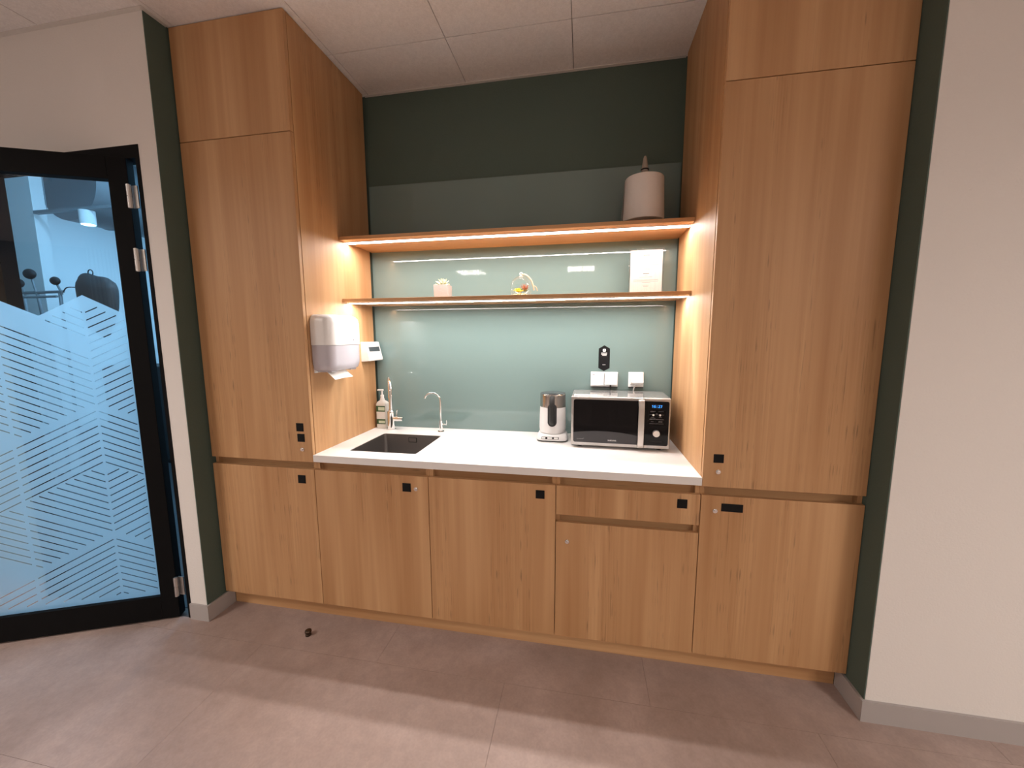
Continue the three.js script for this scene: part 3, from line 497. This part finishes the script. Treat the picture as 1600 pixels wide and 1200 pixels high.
// power sockets on the splashback
{
  const zg = -0.643;
  const t = thing('double_socket', 'white double power socket above the kettle side of the microwave, below the black sign', 'socket', [1.43, 1.231, zg]);
  part('frame', bx(-0.077, 0.077, -0.043, 0.043, 0.0002, 0.009, 0.003), M.plasticWhite, t);
  part('cover', bx(-0.075, -0.001, -0.036, 0.041, 0.009, 0.02, 0.003), M.plasticWhite, t); part('logo', bx(-0.066, -0.054, 0.026, 0.030, 0.0201, 0.0204), M.greyPrint, t);
  part('plug', [bx(0.002, 0.074, -0.03, 0.042, 0.009, 0.034, 0.004)], M.plasticWhite, t); part('cable', tube([[0.036, -0.026, 0.02], [0.036, -0.04, 0.021], [0.038, -0.12, 0.012], [0.04, -0.2, 0.012]], 0.004, 20, 10), M.rubber, t, 'black cable');
  part('lower_lip', bx(-0.075, 0.075, -0.048, -0.043, 0.0004, 0.012, 0.001), M.plasticDark, t);
  const u = thing('single_socket', 'white single power socket with an angled white plug above the microwave dial', 'socket', [1.607, 1.232, zg]);
  part('frame', bx(-0.042, 0.042, -0.043, 0.043, 0.0002, 0.009, 0.003), M.plasticWhite, u); part('lower_lip', bx(-0.04, 0.04, -0.048, -0.043, 0.0004, 0.012, 0.001), M.plasticDark, u);
  const ps = shapeOf([[0, 0.04], [0, -0.028], [0.03, -0.018], [0.034, -0.012], [0.008, 0.04]]);
  part('plug', extr(ps, 0.066, 0.001).rotateY(-Math.PI / 2).translate(0.036, 0, 0.0095), M.plasticWhite, u);
  part('cable', tube([[0.004, -0.02, 0.022], [-0.006, -0.035, 0.02], [-0.012, -0.06, 0.012], [-0.012, -0.2, 0.012]], 0.0035, 20, 10), M.plasticWhite, u);
}
{ // black hexagonal sticker sign
  const t = thing('wall_sign', 'small black pointed sign with white print above the double socket', 'sign', [1.4275, 1.353, -0.643]);
  const s = shapeOf([[0, 0.074], [-0.0315, 0.055], [-0.0315, -0.057], [0, -0.074], [0.0315, -0.057], [0.0315, 0.055]]);
  part('plate', extr(s, 0.002).translate(0, 0, 0.0003), M.plateBlack, t);
  const tex = canvasTex(128, 256, (c, w, h) => {
    c.clearRect(0, 0, w, h); c.fillStyle = '#f2f2f2'; c.beginPath(); c.roundRect(46, 14, 36, 36, 8); c.fill(); c.fillStyle = '#101010'; c.fillRect(58, 22, 5, 20); c.fillRect(58, 22, 14, 5); c.fillRect(58, 32, 12, 4);
    c.fillStyle = '#e8e8e8'; for (const [y, ww] of [[62, 72], [76, 76], [90, 50]]) for (let x = 64 - ww / 2; x < 64 + ww / 2 - 4; x += 9) c.fillRect(x, y, 7, 10);
    c.fillStyle = '#606060'; c.fillRect(26, 108, 76, 2); c.fillStyle = '#c8c8c8'; for (let x = 44; x < 84; x += 8) c.fillRect(x, 212, 6, 8);
  });
  part('print', new THREE.PlaneGeometry(0.058, 0.116).translate(0, 0.002, 0.0027), std({ map: tex, transparent: true, roughness: 0.6 }), t);
}
{ // paper towel dispenser on the side panel
  const t = thing('towel_dispenser', 'white paper towel dispenser on the oak side panel with a towel sticking out', 'dispenser', [0.0004, 1.30, -0.172]);
  const D = 0.112, Wd = 0.272, ring = (y, i = 0, dd = D) => rrect(dd - i, Wd - 2 * i, 0.01, 8, [0.042, 0.004, 0.004, 0.042]).map(([x, z]) => [x + (dd - i) / 2, y, z]).reverse();
  part('cover', loft([ring(0.142), ring(0.15), ring(0.25), ring(0.272, 0.004), ring(0.284, 0.012), ring(0.291, 0.026)], true, true), M.plasticWhite, t);
  part('window', loft([ring(0.012, 0.026), ring(0.02, 0.01), ring(0.05, 0.0035), ring(0.1415, 0.0025)], false, false), M.plasticSmoke, t, 'lilac grey translucent lower window');
  part('back_plate', bx(0, 0.006, 0.004, 0.142, -Wd / 2 + 0.01, Wd / 2 - 0.01), M.plasticWhite, t);
  part('towel_stack', bx(0.01, D - 0.024, 0.03, 0.141, -Wd / 2 + 0.03, Wd / 2 - 0.07, 0.006), M.paperRoll, t);
  for (const [a, b] of [[-Wd / 2 + 0.03, -0.055], [0.06, Wd / 2 - 0.03]]) part('base', bx(0.006, 0.085, 0.006, 0.016, a, b, 0.004), M.plasticSmoke, t);
  part('logo', cyl(0.006, 0.006, 0.0008, D - 0.0003, 0.166, -0.05, 20, 'x'), M.greyPrint, t);
  const sheet = new THREE.PlaneGeometry(0.15, 0.066, 12, 6); { const p = sheet.attributes.position; for (let i = 0; i < p.count; i++) { const u = p.getX(i), v = 0.031 - p.getY(i); p.setXYZ(i, 0.05 + v * 0.85 + 0.004 * Math.sin(u * 40), 0.018 - v * 0.72 + 0.006 * Math.sin(u * 26 + 1) * v * 16 * 0.3, 0.035 - u); } sheet.computeVertexNormals(); }
  part('towel', sheet, M.paper, t, 'white paper towel sticking out');
}
{ // small wedge-shaped control box
  const t = thing('control_box', 'small white wedge box with a dark display beside the towel dispenser', 'control unit', [0.0004, 1.334, -0.545]);
  const s = shapeOf([[0, 0], [0.052, 0.004], [0.054, 0.01], [0.03, 0.112], [0.026, 0.114], [0, 0.114]]);
  part('casing', extr(s, 0.15, 0.002).translate(0, 0, -0.075), M.plasticWhite, t);
  const lc = part('display', bx(-0.0006, 0.0012, -0.014, 0.014, -0.06, 0.058), M.lcd, t, 'dark grey display'); lc.position.set(0.0425, 0.072, 0); lc.rotation.z = Math.atan2(0.024, 0.102);
}

// ---------------------------------------------------------------- things on the shelves
{ // paper towel roll on a holder
  const t = thing('paper_roll_holder', 'large white paper towel roll on a holder with a pointed tip on the upper shelf', 'paper roll', [1.592, S1, -0.47]);
  part('base', [cyl(0.075, 0.073, 0.014, 0, 0, 0, 40)], M.woodTip, t);
  part('pole', cyl(0.01, 0.01, 0.26, 0, 0.012, 0, 20), M.woodTip, t);
  const rg = lathe([[0.02, 0.03], [0.099, 0.03], [0.1, 0.034], [0.096, 0.12], [0.092, 0.235], [0.09, 0.238], [0.02, 0.238], [0.02, 0.03]], 64); part('paper_roll', rg, M.paperRoll, t);
  const fl = new THREE.CylinderGeometry(0.0935, 0.108, 0.206, 24, 1, true, 3.9, 0.9); fl.translate(0, 0.134, 0); part('loose_sheet', fl, M.paper, t);
  part('tip', lathe([[0, 0.345], [0.005, 0.344], [0.0085, 0.334], [0.0165, 0.282], [0.0165, 0.25], [0, 0.25]], 24), M.woodTip, t, 'pointed pale tip'); part('tip_ring', new THREE.TorusGeometry(0.0168, 0.0032, 10, 28).rotateX(Math.PI / 2).translate(0, 0.281, 0), M.rubber, t, 'black rubber ring');
}
function leafGeo(len, w, th) { const g = new THREE.SphereGeometry(0.5, 10, 8); g.scale(w, len, th); g.translate(0, len * 0.45, 0); const p = g.attributes.position; for (let i = 0; i < p.count; i++) { const k = Math.max(0, p.getY(i) / len); const s = k > 0.55 ? 1 - (k - 0.55) * 1.6 : 1; p.setX(i, p.getX(i) * s); p.setZ(i, p.getZ(i) * s + 0.12 * len * k * k); } g.computeVertexNormals(); return g; }
function rosette(parent, mats, cx, cy, cz, rows, gscale = 1) {
  for (const [n, tilt, len, w, ph, mi] of rows) { const g = leafGeo(len * gscale, w * gscale, w * 0.55 * gscale); for (let i = 0; i < n; i++) { const m = part('leaf', g, mats[mi], parent); m.position.set(cx, cy, cz); m.rotation.order = 'YXZ'; m.rotation.set(tilt + 0.15 * (rnd() - 0.5), ph + i * 2 * Math.PI / n + 0.2 * (rnd() - 0.5), 0); } }
}
{ const t = thing('potted_succulent', 'pale spiky succulent in a square grey pot on the lower shelf', 'plant', [0.513, S2, -0.5], 0.08);
  const ring = (w, y) => rrect(w, w, 0.005, 3).map(([x, z]) => [x, y, z]).reverse();
  part('pot', loft([ring(0.08, 0), ring(0.083, 0.002), ring(0.087, 0.08), ring(0.085, 0.082), ring(0.077, 0.082), ring(0.075, 0.07)], true, true), M.potGrey, t);
  part('soil', bx(-0.037, 0.037, 0.068, 0.072, -0.037, 0.037), M.soil, t);
  rosette(t, [M.leafPale, M.leafPaleTip], 0, 0.073, 0, [[9, 1.05, 0.05, 0.016, 0, 0], [8, 0.72, 0.055, 0.015, 0.4, 1], [6, 0.4, 0.055, 0.014, 0.1, 0], [4, 0.15, 0.05, 0.012, 0.7, 0]]);
}
{ const R = 0.066, t = thing('glass_terrarium', 'round glass terrarium with a hanging loop and small succulents on the lower shelf', 'terrarium', [0.965, S2, -0.5]);
  // sphere with a round opening towards the room
  const g = new THREE.SphereGeometry(R, 48, 32, 0, 2 * Math.PI, 0.72, Math.PI - 0.72); g.rotateX(Math.PI / 2); const p = g.attributes.position; for (let i = 0; i < p.count; i++) if (p.getY(i) < -R * 0.86) p.setY(i, -R * 0.86); g.computeVertexNormals(); g.translate(0, R * 0.86 + 0.001, 0);
  part('globe', g, M.glassClear, t); part('opening_rim', new THREE.TorusGeometry(R * Math.sin(0.72), 0.0025, 10, 48).translate(0, R * 0.86 + 0.001, R * Math.cos(0.72)), M.glassClear, t);
  part('loop', [new THREE.TorusGeometry(0.007, 0.002, 10, 24).translate(0, R * 1.86 + 0.009, 0), lathe([[0.002, R * 1.86 + 0.004], [0.008, R * 1.86 - 0.003], [0.012, R * 1.86 - 0.006]], 16)], M.plasticWhite, t);
  const pg = new THREE.IcosahedronGeometry(0.006, 1); for (let i = 0; i < 46; i++) { const a = rnd() * 6.28, r = 0.042 * Math.sqrt(rnd()); const m = part('pebble', pg, M.pebble, t); m.position.set(Math.cos(a) * r, 0.009 + 0.03 * rnd() * (1 - r / 0.06), Math.sin(a) * r); m.scale.set(0.7 + rnd() * 0.7, 0.6 + rnd() * 0.4, 0.7 + rnd() * 0.7); }
  rosette(t, [M.leafYellow, M.leafGreen], -0.012, 0.034, 0.014, [[9, 1.2, 0.026, 0.010, 0, 0], [8, 0.8, 0.024, 0.009, 0.4, 0], [5, 0.4, 0.02, 0.008, 0.1, 0], [3, 0.9, 0.03, 0.006, 0.9, 1]], 1.3);
  rosette(t, [M.leafRed, M.leafGreen], 0.02, 0.036, -0.008, [[7, 0.55, 0.05, 0.006, 0, 0], [6, 0.3, 0.052, 0.006, 0.4, 0], [6, 0.95, 0.034, 0.006, 0.2, 1]]);
  part('branch', tube([[0.004, 2 * R * 0.93 + 0.006, 0.004], [0.03, 0.122, 0.02], [0.058, 0.095, 0.02], [0.07, 0.062, 0.018], [0.074, 0.04, 0.015]], 0.0042, 30, 8), M.rope, t, 'cream coloured cord over the globe');
  part('branch', tube([[0.07, 0.066, 0.018], [0.084, 0.058, 0.015], [0.092, 0.036, 0.012]], 0.0025, 12, 6), M.rope, t);
}
{ // notice in a clear holder
  const t = thing('notice_holder', 'white printed notice in a clear acrylic stand on the lower shelf', 'notice', [1.625, S2, -0.53], -0.04);
  const tex = canvasTex(512, 720, (c, w, h) => {
    c.fillStyle = '#c2bdb9'; c.fillRect(0, 0, w, h); c.fillStyle = '#2a2a2a';
    const ln = (y, ww, hh, dash) => { for (let x = w / 2 - ww / 2; x < w / 2 + ww / 2; x += dash) c.fillRect(x, y, dash * 0.75, hh); };
    ln(80, 90, 12, 14); c.fillStyle = '#5c5957'; ln(110, 60, 6, 10); for (const [y, ww] of [[150, 240], [190, 390], [206, 390], [222, 400], [238, 380], [290, 90], [304, 110]]) ln(y, ww, 5, 17);
    c.fillStyle = '#2a2a2a'; ln(370, 92, 12, 14); c.fillStyle = '#5c5957'; for (const [y, ww] of [[402, 50], [430, 200], [470, 390], [486, 400], [502, 390], [518, 120], [560, 100], [578, 80]]) ln(y, ww, 5, 17);
  });
  part('holder', [bx(-0.087, 0.087, 0.006, 0.243, -0.004, -0.002), bx(-0.087, 0.087, 0.006, 0.243, 0.002, 0.004), bx(-0.087, 0.087, 0, 0.005, -0.04, 0.045)], M.acrylic, t);
  part('holder_edge', [bx(-0.0885, -0.0835, 0.004, 0.245, -0.0055, 0.0055, 0.001), bx(0.0835, 0.0885, 0.004, 0.245, -0.0055, 0.0055, 0.001), bx(-0.0835, 0.0835, 0.2405, 0.2445, -0.0055, 0.0055, 0.001)], M.acrylic, t);
  part('paper', new THREE.BoxGeometry(0.160, 0.230, 0.0006).translate(0, 0.122, 0), std({ map: tex, roughness: 0.8 }), t);
}
{ // door stop on the floor
  const t = thing('door_stop', 'small bronze metal door stop screwed to the floor', 'door stop', [-0.02, 0, 0.098]);
  part('base', lathe([[0, 0.012], [0.011, 0.012], [0.0135, 0.009], [0.014, 0], [0, 0]], 28), M.bronze, t);
  part('knob', lathe([[0, 0.030], [0.008, 0.0295], [0.0145, 0.026], [0.016, 0.02], [0.0145, 0.014], [0.009, 0.0115], [0, 0.0115]], 32), M.bronze, t);
}
renderer.render(scene, camera);
